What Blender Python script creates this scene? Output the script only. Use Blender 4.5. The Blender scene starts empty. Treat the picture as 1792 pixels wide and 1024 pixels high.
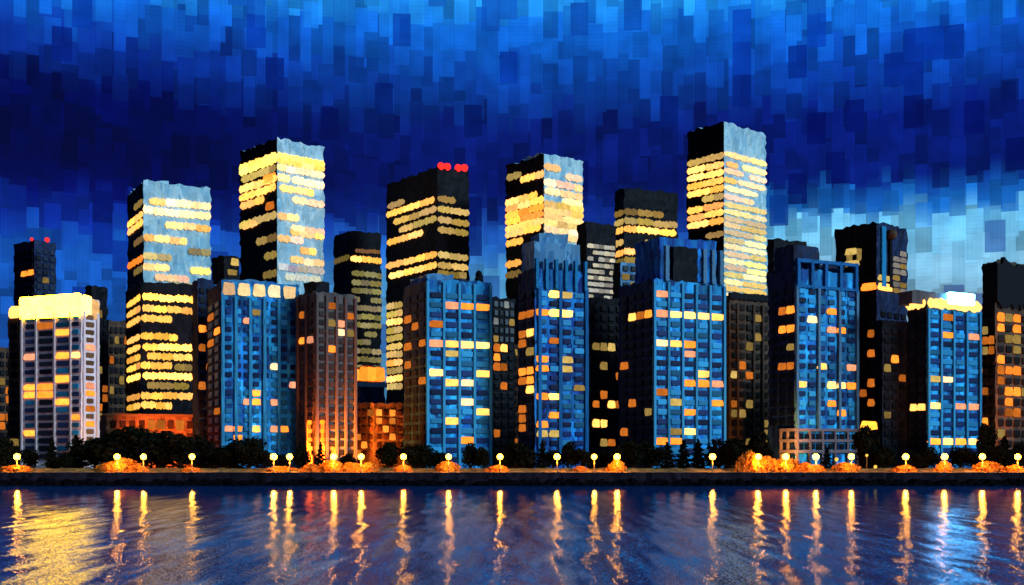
import bpy, math, random
from mathutils import Vector
SC = bpy.context.scene
COL = SC.collection
H, S, HY, CX = 12.0, 0.0005, 790.0, 896.0        # eye height, tangent per photo pixel, horizon row, middle column
GZ = 4.6                                          # height of the quay above the water
QY = 400.0                                        # distance of the quay edge
R = math.radians

# ------------------------------------------------------------------ node helper
class NT:
    def __init__(s, tree): s.t = tree
    def n(s, typ, **kw):
        nd = s.t.nodes.new(typ)
        for k, v in kw.items(): setattr(nd, k, v)
        return nd
    def put(s, sock, v):
        if hasattr(v, 'is_output'): s.t.links.new(v, sock)
        else: sock.default_value = v
    def m(s, op, a, b=0.0, c=None, clamp=False):
        nd = s.n('ShaderNodeMath', operation=op); nd.use_clamp = clamp
        s.put(nd.inputs[0], a); s.put(nd.inputs[1], b)
        if c is not None: s.put(nd.inputs[2], c)
        return nd.outputs[0]
    def smooth(s, x, lo, hi):
        nd = s.n('ShaderNodeMapRange', interpolation_type='SMOOTHSTEP')
        s.put(nd.inputs[0], x); nd.inputs[1].default_value = lo; nd.inputs[2].default_value = hi
        return nd.outputs[0]
    def mix(s, f, a, b, mode='MIX'):
        nd = s.n('ShaderNodeMix', data_type='RGBA', blend_type=mode)
        s.put(nd.inputs[0], f); s.put(nd.inputs[6], a); s.put(nd.inputs[7], b)
        return nd.outputs[2]
    def ramp(s, f, stops):
        nd = s.n('ShaderNodeValToRGB'); e = nd.color_ramp.elements
        while len(e) < len(stops): e.new(0.5)
        for el, (p, c) in zip(e, stops): el.position = p; el.color = (*c, 1)
        s.put(nd.inputs[0], f); return nd.outputs[0]
    def white(s, dim, v=None, w=None):
        nd = s.n('ShaderNodeTexWhiteNoise', noise_dimensions=dim)
        if v is not None: s.put(nd.inputs['Vector'], v)
        if w is not None: s.put(nd.inputs['W'], w)
        return nd
    def comb(s, x, y, z=0.0):
        nd = s.n('ShaderNodeCombineXYZ')
        for i, q in enumerate((x, y, z)): s.put(nd.inputs[i], q)
        return nd.outputs[0]
def lin(r, g, b):
    f = lambda c: (c/255/12.92 if c <= 10 else ((c/255+0.055)/1.055)**2.4)
    return (f(r), f(g), f(b))

# ------------------------------------------------------------------ materials
MATS = {}
def new_mat(name):
    m = bpy.data.materials.new(name); m.use_nodes = True
    m.node_tree.nodes.clear(); MATS[name] = m
    return m, NT(m.node_tree)
def finish(T, sh):
    o = T.n('ShaderNodeOutputMaterial'); T.t.links.new(sh, o.inputs[0])
def wall_mat(name, base, alt, rough=0.45, spec=0.4, cell=(0.45, 0.16), metal=0.0, amp=0.55, big=0.0):
    """cladding in uneven panels: two tones of the same facade in upright dabs"""
    m, T = new_mat(name)
    tc = T.n('ShaderNodeTexCoord'); mp = T.n('ShaderNodeMapping')
    T.t.links.new(tc.outputs['Object'], mp.inputs[0]); mp.inputs['Scale'].default_value = (cell[0], cell[0], cell[1])
    vo = T.n('ShaderNodeTexVoronoi', distance='CHEBYCHEV'); T.put(vo.inputs['Vector'], mp.outputs[0]); vo.inputs['Scale'].default_value = 1.0
    no = T.n('ShaderNodeTexNoise'); T.put(no.inputs['Vector'], mp.outputs[0]); no.inputs['Scale'].default_value = 0.45; no.inputs['Detail'].default_value = 3
    rnd = T.m('MULTIPLY_ADD', vo.outputs['Color'], 1.0, 0.0)
    sep = T.n('ShaderNodeSeparateColor'); T.put(sep.inputs[0], vo.outputs['Color'])
    f = T.m('ADD', T.m('MULTIPLY', sep.outputs[0], 0.5), T.m('MULTIPLY', no.outputs[0], 0.6))
    c = T.mix(T.smooth(f, 0.25, 0.8), (*base, 1), (*alt, 1))
    v = T.m('MULTIPLY_ADD', sep.outputs[1], amp, 1-amp/2)
    c = T.mix(1.0, c, T.comb(v, v, v), 'MULTIPLY')
    if big:
        n2 = T.n('ShaderNodeTexNoise'); T.put(n2.inputs['Vector'], mp.outputs[0]); n2.inputs['Scale'].default_value = .22; n2.inputs['Detail'].default_value = 2
        k2 = T.m('MULTIPLY_ADD', T.smooth(n2.outputs[0], .3, .7), big*2, 1-big)
        c = T.mix(1.0, c, T.comb(k2, k2, k2), 'MULTIPLY')
    p = T.n('ShaderNodeBsdfPrincipled'); T.put(p.inputs['Base Color'], c)
    p.inputs['Roughness'].default_value = rough; p.inputs['Specular IOR Level'].default_value = spec; p.inputs['Metallic'].default_value = metal
    finish(T, p.outputs[0]); return m
wall_mat('black_glass_and_shade', (.002, .003, .006), (.006, .007, .012), .6, .06)  # glass of the dark towers; on left faces of paler ones, painted shade
wall_mat('navy_glass_and_shade', (.002, .005, .025), (.006, .02, .07), .6, .1)  # navy facades; also the painted shade on left sides of blue blocks
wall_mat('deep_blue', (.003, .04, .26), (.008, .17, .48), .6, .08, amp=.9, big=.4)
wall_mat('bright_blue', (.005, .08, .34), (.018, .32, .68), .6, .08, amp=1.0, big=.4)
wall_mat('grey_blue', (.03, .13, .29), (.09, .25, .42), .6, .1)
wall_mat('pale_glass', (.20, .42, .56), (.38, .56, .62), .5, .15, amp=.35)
wall_mat('white_stone', (.62, .55, .66), (.72, .60, .62), .7, .1, amp=.3)
wall_mat('podium_stone', (.13, .11, .15), (.22, .17, .2), .7, .1, amp=.6)
wall_mat('brown_stone', (.035, .02, .012), (.075, .04, .022), .7, .2)
wall_mat('grey_stone', (.040, .037, .042), (.085, .07, .07), .7, .2)
wall_mat('brick', (.22, .08, .03), (.32, .16, .07), .8, .2, cell=(.6, .6))
wall_mat('quay_stone', (.006, .005, .010), (.022, .014, .024), .8, .05, cell=(.5, .3))
wall_mat('paving', (.20, .15, .10), (.28, .2, .13), .8, .2, cell=(.3, .3))
wall_mat('dark_soil', (.010, .009, .006), (.016, .014, .008), .9, .1)
wall_mat('bank', (.10, .075, .03), (.20, .14, .05), .9, .05, cell=(.5, .5))  # orange-brown of lamplit grass, glow put into the colour
wall_mat('sky_blue', (.010, .17, .50), (.05, .42, .78), .6, .08, amp=.9, big=.4)
wall_mat('rock', (.002, .002, .003), (.004, .004, .006), .9, .03, cell=(.8, .8))
wall_mat('bark', (.02, .014, .008), (.03, .02, .012), .9, .1, cell=(2, .6))
wall_mat('leaf_dark', (.003, .005, .003), (.006, .008, .004), .9, .05, cell=(.7, .7))
wall_mat('leaf_painted_glow', (.40, .16, .02), (.60, .24, .03), .8, .1, cell=(.8, .8))  # orange lamp glow painted into the shrub leaves
wall_mat('pole_metal', (.10, .08, .05), (.14, .11, .06), .5, .4, cell=(2, 1))
wall_mat('roof_felt', (.008, .009, .012), (.015, .017, .022), .9, .1)
wall_mat('plant_metal', (.02, .03, .05), (.04, .06, .09), .6, .3)

def glow_mat(name, strength, noise=0.5, scale=0.5):
    """something that gives off light; colour and dimming come from the object's own colour"""
    m, T = new_mat(name)
    oi = T.n('ShaderNodeObjectInfo'); ge = T.n('ShaderNodeNewGeometry')
    no = T.n('ShaderNodeTexNoise'); T.put(no.inputs['Vector'], ge.outputs['Position']); no.inputs['Scale'].default_value = scale; no.inputs['Detail'].default_value = 2
    k = T.m('MULTIPLY', T.m('MULTIPLY_ADD', no.outputs[0], 2*noise, 1-noise), strength)
    k = T.m('MULTIPLY', k, oi.outputs['Alpha'])
    e = T.n('ShaderNodeEmission'); T.put(e.inputs[0], oi.outputs['Color']); T.put(e.inputs[1], k)
    finish(T, e.outputs[0]); return m
glow_mat('window_light', 2.3, .45)
glow_mat('lamp_glass', 34.0, .15, 1.0)
glow_mat('beacon_glass', 2.2, .2)
# unlit panes: dark glass tinted by the object's colour
m, T = new_mat('pane')
oi = T.n('ShaderNodeObjectInfo'); p = T.n('ShaderNodeBsdfPrincipled'); T.put(p.inputs['Base Color'], oi.outputs['Color'])
p.inputs['Roughness'].default_value = .4; p.inputs['Specular IOR Level'].default_value = .08
finish(T, p.outputs[0])

# water: rippled, mirror-like; facets longer in the direction away from the quay
m, T = new_mat('water')
ge = T.n('ShaderNodeNewGeometry')
def wnoise(sx, sy, detail, seed):
    mp = T.n('ShaderNodeMapping'); T.put(mp.inputs[0], ge.outputs['Position']); mp.inputs['Scale'].default_value = (sx, sy, 1); mp.inputs['Location'].default_value = (seed, seed*2, 0)
    no = T.n('ShaderNodeTexNoise'); T.put(no.inputs['Vector'], mp.outputs[0]); no.inputs['Scale'].default_value = 1; no.inputs['Detail'].default_value = detail
    return T.n('ShaderNodeVectorMath', operation='SUBTRACT'), no
acc = None
for sx, sy, det, seed, ax, ay in ((.42, .05, 1, 3.1, .17, .085), (.11, .012, 1, 9.7, .03, .012), (9.0, 3.0, 0, 5.5, .12, .24)):
    sub, no = wnoise(sx, sy, det, seed); T.put(sub.inputs[0], no.outputs['Color']); sub.inputs[1].default_value = (.5, .5, .5)
    mul = T.n('ShaderNodeVectorMath', operation='MULTIPLY'); T.put(mul.inputs[0], sub.outputs[0]); mul.inputs[1].default_value = (ax*2, ay*2, 0)
    if acc is None: acc = mul.outputs[0]
    else:
        ad = T.n('ShaderNodeVectorMath', operation='ADD'); T.put(ad.inputs[0], acc); T.put(ad.inputs[1], mul.outputs[0]); acc = ad.outputs[0]
mp = T.n('ShaderNodeMapping'); T.put(mp.inputs[0], ge.outputs['Position']); mp.inputs['Scale'].default_value = (.45, .035, 1)
vo = T.n('ShaderNodeTexVoronoi', distance='CHEBYCHEV'); T.put(vo.inputs['Vector'], mp.outputs[0]); vo.inputs['Scale'].default_value = 1
sub = T.n('ShaderNodeVectorMath', operation='SUBTRACT'); T.put(sub.inputs[0], vo.outputs['Color']); sub.inputs[1].default_value = (.5, .5, .5)
mul = T.n('ShaderNodeVectorMath', operation='MULTIPLY'); T.put(mul.inputs[0], sub.outputs[0]); mul.inputs[1].default_value = (.02, .03, 0)
ad = T.n('ShaderNodeVectorMath', operation='ADD'); T.put(ad.inputs[0], acc); T.put(ad.inputs[1], mul.outputs[0])
sy_ = T.n('ShaderNodeSeparateXYZ'); T.put(sy_.inputs[0], ge.outputs['Position'])   # calmer water in the lee of the quay
calm = T.m('MULTIPLY_ADD', T.smooth(T.m('MULTIPLY', sy_.outputs[1], -1.0), -360.0, -140.0), .75, .25)
cs = T.n('ShaderNodeVectorMath', operation='SCALE'); ab_ = T.n('ShaderNodeVectorMath', operation='ADD'); T.put(ab_.inputs[0], ad.outputs[0]); ab_.inputs[1].default_value = (0, -.05, 0)   # at this low angle one sees the near sides of the ripples
T.put(cs.inputs[0], ab_.outputs[0]); T.put(cs.inputs['Scale'], calm)
ad2 = T.n('ShaderNodeVectorMath', operation='ADD'); T.put(ad2.inputs[0], cs.outputs[0]); ad2.inputs[1].default_value = (0, 0, 1)
nrm = T.n('ShaderNodeVectorMath', operation='NORMALIZE'); T.put(nrm.inputs[0], ad2.outputs[0])
gl = T.n('ShaderNodeBsdfGlossy'); gl.inputs['Color'].default_value = (.74, .92, 1, 1); gl.inputs['Roughness'].default_value = .04; T.put(gl.inputs['Normal'], nrm.outputs[0])
df = T.n('ShaderNodeBsdfDiffuse'); df.inputs['Color'].default_value = (.0, .03, .15, 1)
fr = T.n('ShaderNodeFresnel'); fr.inputs['IOR'].default_value = 1.33
ms = T.n('ShaderNodeMixShader'); T.put(ms.inputs[0], T.m('MULTIPLY', fr.outputs[0], .68, clamp=True)); T.put(ms.inputs[1], df.outputs[0]); T.put(ms.inputs[2], gl.outputs[0])
finish(T, ms.outputs[0])

# ------------------------------------------------------------------ sky (world): Nishita dusk under a cloud cover broken into upright patches
W = bpy.data.worlds.new('World'); SC.world = W; W.use_nodes = True
W.node_tree.nodes.clear(); T = NT(W.node_tree)
tc = T.n('ShaderNodeTexCoord'); sp = T.n('ShaderNodeSeparateXYZ'); T.put(sp.inputs[0], tc.outputs['Generated'])
x, y, z = sp.outputs
az = T.m('ARCTAN2', x, y)
U = T.m('MULTIPLY', az, 2000.0)
V = T.m('MULTIPLY', T.m('ARCSINE', z), 2000.0)
RL = [(0.0, (12, 50, 110)), (.30, (18, 80, 172)), (.41, (18, 84, 185)), (.48, (8, 40, 150)), (.54, (2, 4, 88)), (.60, (1, 1, 58)), (.72, (1, 4, 80)), (.82, (8, 48, 150)), (.89, (14, 95, 205)), (.96, (34, 150, 240)), (1.0, (50, 175, 250))]
RM = [(0.0, (60, 120, 160)), (.30, (92, 165, 212)), (.38, (78, 155, 210)), (.44, (34, 100, 190)), (.50, (10, 38, 128)), (.58, (4, 14, 92)), (.70, (6, 24, 108)), (.80, (10, 70, 170)), (.89, (14, 100, 208)), (.97, (36, 155, 242)), (1.0, (50, 175, 250))]
RR = [(0.0, (105, 140, 160)), (.30, (118, 158, 182)), (.40, (118, 182, 218)), (.475, (104, 190, 236)), (.51, (22, 105, 195)), (.565, (5, 24, 110)), (.70, (5, 24, 116)), (.82, (10, 75, 185)), (.90, (16, 110, 220)), (.97, (36, 158, 245)), (1.0, (70, 190, 255))]
def sky_colour(u, v):
    f = T.m('DIVIDE', v, 800.0)
    a, b, c = [T.ramp(f, [(p_, lin(*q)) for p_, q in r]) for r in (RL, RM, RR)]
    ab = T.mix(T.smooth(u, -650, -60), a, b)
    return T.mix(T.smooth(u, 300, 470), ab, c)
def patches(w, h, seed, amp, mul, soft):
    uu = T.m('ADD', T.m('DIVIDE', U, w), seed)
    i = T.m('FLOOR', uu)
    ri = T.white('1D', w=T.m('ADD', i, seed*3.7)).outputs['Value']
    vv = T.m('ADD', T.m('DIVIDE', V, h), T.m('MULTIPLY', ri, 17.3))
    j = T.m('FLOOR', vv)
    wn = T.white('2D', v=T.comb(i, j)); r = wn.outputs['Value']
    sc_ = T.n('ShaderNodeSeparateColor'); T.put(sc_.inputs[0], wn.outputs['Color'])
    vc = T.m('MULTIPLY', T.m('SUBTRACT', T.m('ADD', j, .5), T.m('MULTIPLY', ri, 17.3)), h)
    vc = T.m('ADD', T.m('MULTIPLY', vc, 1-soft), T.m('MULTIPLY', V, soft))
    vc = T.m('ADD', vc, T.m('MULTIPLY', T.m('SUBTRACT', r, .5), amp))
    uc = T.m('MULTIPLY', T.m('SUBTRACT', T.m('ADD', i, .5), seed), w)
    c = sky_colour(uc, vc)
    k = T.m('MULTIPLY_ADD', sc_.outputs[1], mul*2, 1-mul)
    # faint combing inside each patch
    hat = T.mix(T.m('GREATER_THAN', sc_.outputs[2], .6), T.m('SINE', T.m('MULTIPLY', U, 1.0)), T.m('SINE', T.m('MULTIPLY', V, 1.05)))
    k = T.m('MULTIPLY', k, T.m('MULTIPLY_ADD', hat, .035, 1.0))
    # dark seam along two edges
    fu = T.m('FRACT', uu); fv = T.m('FRACT', vv)
    seam = T.m('MAXIMUM', T.m('LESS_THAN', fu, 1.2/w), T.m('LESS_THAN', fv, 1.2/h))
    k = T.m('MULTIPLY', k, T.m('MULTIPLY_ADD', seam, -.13, 1.0))
    return T.mix(1.0, c, T.comb(k, k, k), 'MULTIPLY'), sc_.outputs[0]
big = T.n('ShaderNodeTexNoise'); T.put(big.inputs['Vector'], T.comb(T.m('DIVIDE', U, 260), T.m('DIVIDE', V, 200))); big.inputs['Detail'].default_value = 2
cA, _ = patches(19.0, 46.0, 3.3, 36.0, .40, .55)
cB, mB = patches(26.0, 40.0, 7.9, 40.0, .44, .45)
cC, mC = patches(31.0, 50.0, 1.7, 40.0, .18, .0)
col = T.mix(T.m('MULTIPLY', T.m('GREATER_THAN', mB, .5), .75), cA, cB)
dk = T.mix(1.0, cC, (.30, .34, .62, 1), 'MULTIPLY')
col = T.mix(T.m('MULTIPLY', T.m('GREATER_THAN', mC, .89), .85), col, dk)
nk = T.m('MULTIPLY_ADD', big.outputs[0], .9, .55)
col = T.mix(1.0, col, T.comb(nk, nk, nk), 'MULTIPLY')
front = T.smooth(y, .55, .8)
# the sky behind the viewer: night to the left, a pale afterglow to the right
dt = T.n('ShaderNodeVectorMath', operation='DOT_PRODUCT'); T.put(dt.inputs[0], tc.outputs['Generated'])
g = Vector((.80, -.52, .34)).normalized(); dt.inputs[1].default_value = g
glow = T.m('POWER', T.m('MAXIMUM', dt.outputs['Value'], 0.0), 3.0)
back = T.mix(glow, (.002, .006, .04, 1), (.30, .55, .85, 1))
col = T.mix(front, back, col)
ns = T.n('ShaderNodeTexSky', sky_type='NISHITA'); ns.sun_disc = False
ns.sun_elevation = R(4); ns.sun_rotation = R(122)
ns_c = T.mix(1.0, ns.outputs[0], (.010, .016, .035, 1), 'MULTIPLY')
below = T.smooth(z, -.02, .005)
bg1 = T.n('ShaderNodeBackground'); T.put(bg1.inputs[0], T.mix(below, (.0, .001, .004, 1), col)); bg1.inputs[1].default_value = 1.0
bg2 = T.n('ShaderNodeBackground'); T.put(bg2.inputs[0], ns_c); bg2.inputs[1].default_value = .1
ash = T.n('ShaderNodeAddShader'); T.put(ash.inputs[0], bg1.outputs[0]); T.put(ash.inputs[1], bg2.outputs[0])
wo = T.n('ShaderNodeOutputWorld'); T.t.links.new(ash.outputs[0], wo.inputs[0])

sl = bpy.data.lights.new('sun', 'SUN'); sl.energy = 2.9; sl.angle = R(14); sl.color = (.62, .86, 1.0)
so = bpy.data.objects.new('sun', sl); COL.objects.link(so)
so.rotation_euler = Vector((-.80, .50, -.42)).to_track_quat('-Z', 'Y').to_euler()

# ------------------------------------------------------------------ object helpers
def mesh(name, verts, faces, mat):
    me = bpy.data.meshes.new(name); me.from_pydata(verts, [], faces); me.materials.append(MATS[mat]); me.update()
    return me
def link(name, me, parent=None, loc=(0, 0, 0), rz=0, scale=(1, 1, 1), color=None):
    o = bpy.data.objects.new(name, me); COL.objects.link(o)
    o.location = loc; o.rotation_euler = (0, 0, rz); o.scale = scale
    if parent is not None: o.parent = parent
    if color is not None: o.color = color
    return o
def thing(name, label, cat, loc=(0, 0, 0), group=None):
    o = bpy.data.objects.new(name, None); COL.objects.link(o); o.location = loc
    o['label'] = label; o['category'] = cat
    if group: o['group'] = group
    return o
def box_mesh(name, a, b, mat):
    v = [(X, Y, Z) for Z in (a[2], b[2]) for X, Y in ((a[0], a[1]), (b[0], a[1]), (b[0], b[1]), (a[0], b[1]))]
    return mesh(name, v, [(3, 2, 1, 0), (4, 5, 6, 7), (0, 1, 5, 4), (1, 2, 6, 5), (2, 3, 7, 6), (3, 0, 4, 7)], mat)
def extrude_outline(pts, d=0.3, dome=0.12):
    """closed outline in the x-z plane -> thin pane facing -y with a slightly domed front"""
    n = len(pts); v = [(px, d*.5, pz) for px, pz in pts] + [(px, -d*.3, pz) for px, pz in pts]
    v += [(px*.8, -d*.5, pz*.8) for px, pz in pts]
    f = [tuple(range(n))[::-1] if False else tuple(range(n-1, -1, -1))]
    for k in range(2):
        for i in range(n):
            a, b = k*n+i, k*n+(i+1) % n
            f.append((b, a, a+n, b+n))
    f.append(tuple(range(2*n, 3*n)))
    return v, f
rng = random.Random(11)
def dab(power, wob):
    pts = []; n = 22; ph = [rng.uniform(0, 6.28) for _ in range(4)]
    for i in range(n):
        t = 2*math.pi*i/n; c, s_ = math.cos(t), math.sin(t)
        r = 1 + wob*(math.sin(3*t+ph[0])*.5 + math.sin(5*t+ph[1])*.4 + math.sin(8*t+ph[2])*.4)
        pts.append((.5*r*math.copysign(abs(c)**(2/power), c), .5*r*math.copysign(abs(s_)**(2/power), s_)))
    return pts
def strip(n=30):
    top = []; bot = []; a = [rng.uniform(0, 6.28) for _ in range(4)]
    for i in range(n+1):
        q = -.5 + i/n
        e = max(0.12, 1 - (2*abs(q))**10)
        w = .42 + .06*math.sin(q*14+a[0]) + .05*math.sin(q*31+a[1])
        w2 = .42 + .06*math.sin(q*16+a[2]) + .05*math.sin(q*27+a[3])
        top.append((q, w*e)); bot.append((q, -w2*e))
    return bot + top[::-1]
PANE = {}
for matname in ('window_light', 'pane'):
    for kind, gen in (('dab', lambda: dab(5, .10)), ('square', lambda: dab(9, .035)), ('strip', strip)):
        PANE[matname, kind] = [mesh('window_pane', *extrude_outline(gen()), matname) for _ in range(4)]

def ragged(poly, z0, z1, amp, step, seed):
    """walls on the footprint POLY with an uneven, worn outline; returns verts, faces"""
    rr = random.Random(seed); ring = []
    cx = sum(p[0] for p in poly)/len(poly); cy = sum(p[1] for p in poly)/len(poly)
    for k, p in enumerate(poly):
        q = poly[(k+1) % len(poly)]; L = math.hypot(q[0]-p[0], q[1]-p[1]); n = max(1, int(L/step))
        nx, ny = (q[1]-p[1])/L, -(q[0]-p[0])/L
        for i in range(n):
            ring.append((p[0]+(q[0]-p[0])*i/n, p[1]+(q[1]-p[1])*i/n, nx, ny, i == 0))
    nz = max(1, int((z1-z0)/step)); v = []; f = []; M = len(ring)
    for k in range(nz+1):
        z = z0+(z1-z0)*k/nz
        for (px, py, nx, ny, corner) in ring:
            if corner:
                d = rr.uniform(-amp, amp*.7); L = math.hypot(px-cx, py-cy) or 1
                v.append((px+(px-cx)/L*d, py+(py-cy)/L*d, z + (rr.uniform(-amp, amp) if 0 < k else 0)))
            else:
                d = -rr.uniform(0, amp*.5)
                v.append((px+nx*d, py+ny*d, z + (rr.uniform(-amp, amp*1.2) if 0 < k else 0)))
    for k in range(nz):
        for i in range(M):
            a, b = k*M+i, k*M+(i+1) % M
            f.append((a, b, b+M, a+M))
    v.append((cx, cy, z1)); c = len(v)-1; t = nz*M
    for i in range(M): f.append((t+i, t+(i+1) % M, c))
    return v, f

Y = (1, .43, .085, 1); YB = (1, .45, .11, 1.5); O = (1, .23, .022, .85); OB = (1, .28, .03, 1.15); P = (1, .62, .31, .8); K = (.95, .34, .17, .55)
G = (.62, .42, .11, .5); D_ = (.5, .32, .08, .28); DO = (.8, .2, .022, .34)
HY2 = (1, .42, .055, 1.9); HG = (1, .48, .075, .8); HB = (1, .44, .05, 3.0); WH = (1, .95, .85, 1.4); RD = (1, .02, .015, 1)

FOOT = []
class Building:
    n = 0
    def __init__(b, name, label, cat, xl, xc, xr, ytop, D, ang, mat, left_shade_mat=None, amp=.5, ybase=None, roof='roof_felt'):
        Building.n += 1; b.seed = Building.n; b.D = D; b.px = S*D; b.a = R(ang)
        C = Vector(((xc-CX)*S*D, D, 0)); dR = Vector((math.cos(b.a), math.sin(b.a), 0)); dL = Vector((-math.sin(b.a), math.cos(b.a), 0))
        def hit(d, px):
            k = (px-CX)*S; den = d.x - k*d.y; t = (k*C.y - C.x)/den if abs(den) > 1e-6 else -1
            return t
        tl, tr = hit(dL, xl), hit(dR, xr)
        if not (2 < tl < 90): print('LEFT?', name, label, round(tl, 1)); tl = 25
        if not (2 < tr < 90): print('RIGHT?', name, label, round(tr, 1)); tr = 25
        tl, tr = max(tl, 4), max(tr, 4)
        b.C, b.dR, b.dL, b.tl, b.tr = C, dR, dL, tl, tr
        Lc, Rc = C+dL*tl, C+dR*tr; B = Lc+dR*tr
        b.o = (Lc+Rc)/2
        b.ztop = H+(HY-ytop)*b.px
        z0 = GZ if ybase is None else H+(HY-ybase)*b.px
        b.base = Vector((b.o.x, b.o.y, z0)); b.z0 = z0
        b.t = thing(name, label, cat, tuple(b.base)); b.name = label
        FOOT.append((label, [(p_.x, p_.y) for p_ in (C, Rc, B, Lc)]))
        b.amp = amp*D/450
        poly = [tuple((p_-b.base)[:2]) for p_ in (C, Rc, B, Lc)]
        v, f = ragged(poly, 0, b.ztop-z0, b.amp, 1.7*D/450, b.seed)
        me = mesh('wall', v, f, mat)
        if left_shade_mat:  # left face darkened: its shade is put into the material colour
            me.materials.append(MATS[left_shade_mat])
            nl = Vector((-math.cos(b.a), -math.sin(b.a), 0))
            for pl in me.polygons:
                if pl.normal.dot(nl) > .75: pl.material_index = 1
        link('wall', me, b.t)
        b.wins = []; b.cream = mat == 'pale_glass'
    def z(b, py): return H+(HY-py)*b.px
    def at(b, face, px):
        d = b.dR if face == 'R' else b.dL
        k = (px-CX)*S; t = (k*b.C.y-b.C.x)/(d.x-k*d.y)
        return t
    def win(b, face, x0, x1, y0, y1, color, kind='dab', lit=True, out=.25):
        t0, t1 = b.at(face, x0), b.at(face, x1)
        lim = b.tr if face == 'R' else b.tl
        t0 = min(max(t0, -.3), lim+.3); t1 = min(max(t1, -.3), lim+.3)
        if abs(t1-t0) < .25: return
        d = b.dR if face == 'R' else b.dL
        nrm = Vector((math.sin(b.a), -math.cos(b.a), 0)) if face == 'R' else Vector((-math.cos(b.a), -math.sin(b.a), 0))
        c = b.C + d*((t0+t1)/2) + nrm*out*b.D/450
        loc = Vector((c.x, c.y, (b.z(y0)+b.z(y1))/2)) - b.base
        rz = b.a if face == 'R' else b.a-math.pi/2
        b.wins.append((lit, loc, rz, (abs(t1-t0), 1.2*b.D/450, abs(y1-y0)*b.px), color, kind))
    def band(b, face, x0, x1, y, h, color, seg=22, gap=.0, rr=None):
        """one lit storey: a row of lit panes of uneven length"""
        rr = random.Random(b.seed*1000+int(y*7)+int(x0)); x = x0
        if b.cream and face == 'R' and color[1] < .58: color = (color[0], color[1]*.7+.22, color[2]*.7+.10, color[3]*.95)
        while x < x1-3:
            w = min(rr.uniform(.7, 1.4)*seg, x1-x)
            if x1-(x+w) < seg*.4: w = x1-x
            if rr.random() >= gap:
                k = rr.uniform(.5, 1.2); dy = rr.uniform(-.8, .8)
                cc = (color[0], color[1]*rr.uniform(.88, 1.08), color[2]*rr.uniform(.7, 1.4), color[3]*k)
                b.win(face, x-1, x+w+1, y-h/2+dy, y+h/2+dy, cc, 'strip')
            x += w
    def grid(b, face, x0, x1, nc, y0, y1, nr, dark=None, lit=(), fx=.66, fy=.62, prob=0.0, cols=(), kind='square', skip=()):
        rr = random.Random(b.seed*77+int(x0)); cw, rh = (x1-x0)/nc, (y1-y0)/nr; on = {}
        for (px, py, c) in lit:
            on[min(max(int((px-x0)/cw), 0), nc-1), min(max(int((py-y0)/rh), 0), nr-1)] = c
        for j in range(nr):
            for i in range(nc):
                mx, my = x0+(i+.5)*cw, y0+(j+.5)*rh
                if (i, j) in on: c = on[i, j]; l = True
                elif rr.random() < prob: c = rr.choice(cols); l = True; c = (*c[:3], c[3]*rr.uniform(.6, 1.1))
                elif dark is None: continue
                else:
                    q = rr.uniform(.35, 1.7); c = tuple(k*q for k in dark)+(1,); l = False
                    if dark[2] > .07 and rr.random() < .42: q = rr.uniform(.25, 1.25); c = (.025*q, .28*q, .56*q, 1)
                w, h = cw*fx*rr.uniform(.9, 1.1), rh*fy*rr.uniform(.92, 1.1)
                if l: w *= 1.34; h *= 1.25
                b.win(face, mx-w/2, mx+w/2, my-h/2, my+h/2, c, 'dab' if l else kind, l)
    def pier(b, face, px, w, y0, y1, mat, out=.6):
        t = b.at(face, px); d = b.dR if face == 'R' else b.dL
        nrm = Vector((math.sin(b.a), -math.cos(b.a), 0)) if face == 'R' else Vector((-math.cos(b.a), -math.sin(b.a), 0))
        c = b.C+d*t-b.base; ww = w*b.px/2
        rz = b.a if face == 'R' else b.a-math.pi/2
        key = ('pier', mat)
        if key not in PANE:
            v, f = ragged([(-.5, -.5), (.5, -.5), (.5, .5), (-.5, .5)], 0, 1, .0, .05, 1)
            rq = random.Random(5); v = [(a+rq.uniform(-.1, .1), bb, c_) for a, bb, c_ in v]
            PANE[key] = mesh('pier', v, f, mat)
        link('pier', PANE[key], b.t, (c.x+nrm.x*0.1, c.y+nrm.y*.1, b.z(y1)-b.z0), rz, (ww*2, 2*out*b.D/450, b.z(y0)-b.z(y1)))
    def ledge(b, face, x0, x1, y, h, mat, out=.5, name='cornice', color=None):
        t0, t1 = b.at(face, x0), b.at(face, x1); d = b.dR if face == 'R' else b.dL
        nrm = Vector((math.sin(b.a), -math.cos(b.a), 0)) if face == 'R' else Vector((-math.cos(b.a), -math.sin(b.a), 0))
        c = b.C+d*((t0+t1)/2)-b.base; rz = b.a if face == 'R' else b.a-math.pi/2
        key = ('ledge', mat)
        if key not in PANE:
            rq = random.Random(8); N = 26; v = []
            for i in range(N+1):
                q = -.5+i/N; u, l = rq.uniform(-.10, .10), rq.uniform(-.10, .10)
                v += [(q, -.5, -.5+l), (q, -.5, .5+u), (q, .5, .5+u), (q, .5, -.5+l)]
            f = [(0, 3, 2, 1), (4*N, 4*N+1, 4*N+2, 4*N+3)]
            for i in range(N):
                for k in range(4): f.append((4*i+k, 4*i+(k+1) % 4, 4*i+4+(k+1) % 4, 4*i+4+k))
            PANE[key] = mesh('ledge', v, f, mat)
        return link(name, PANE[key], b.t, (c.x, c.y, b.z(y)-b.z0), rz, (abs(t1-t0), 2*out*b.D/450, h*b.px), color)
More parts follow.
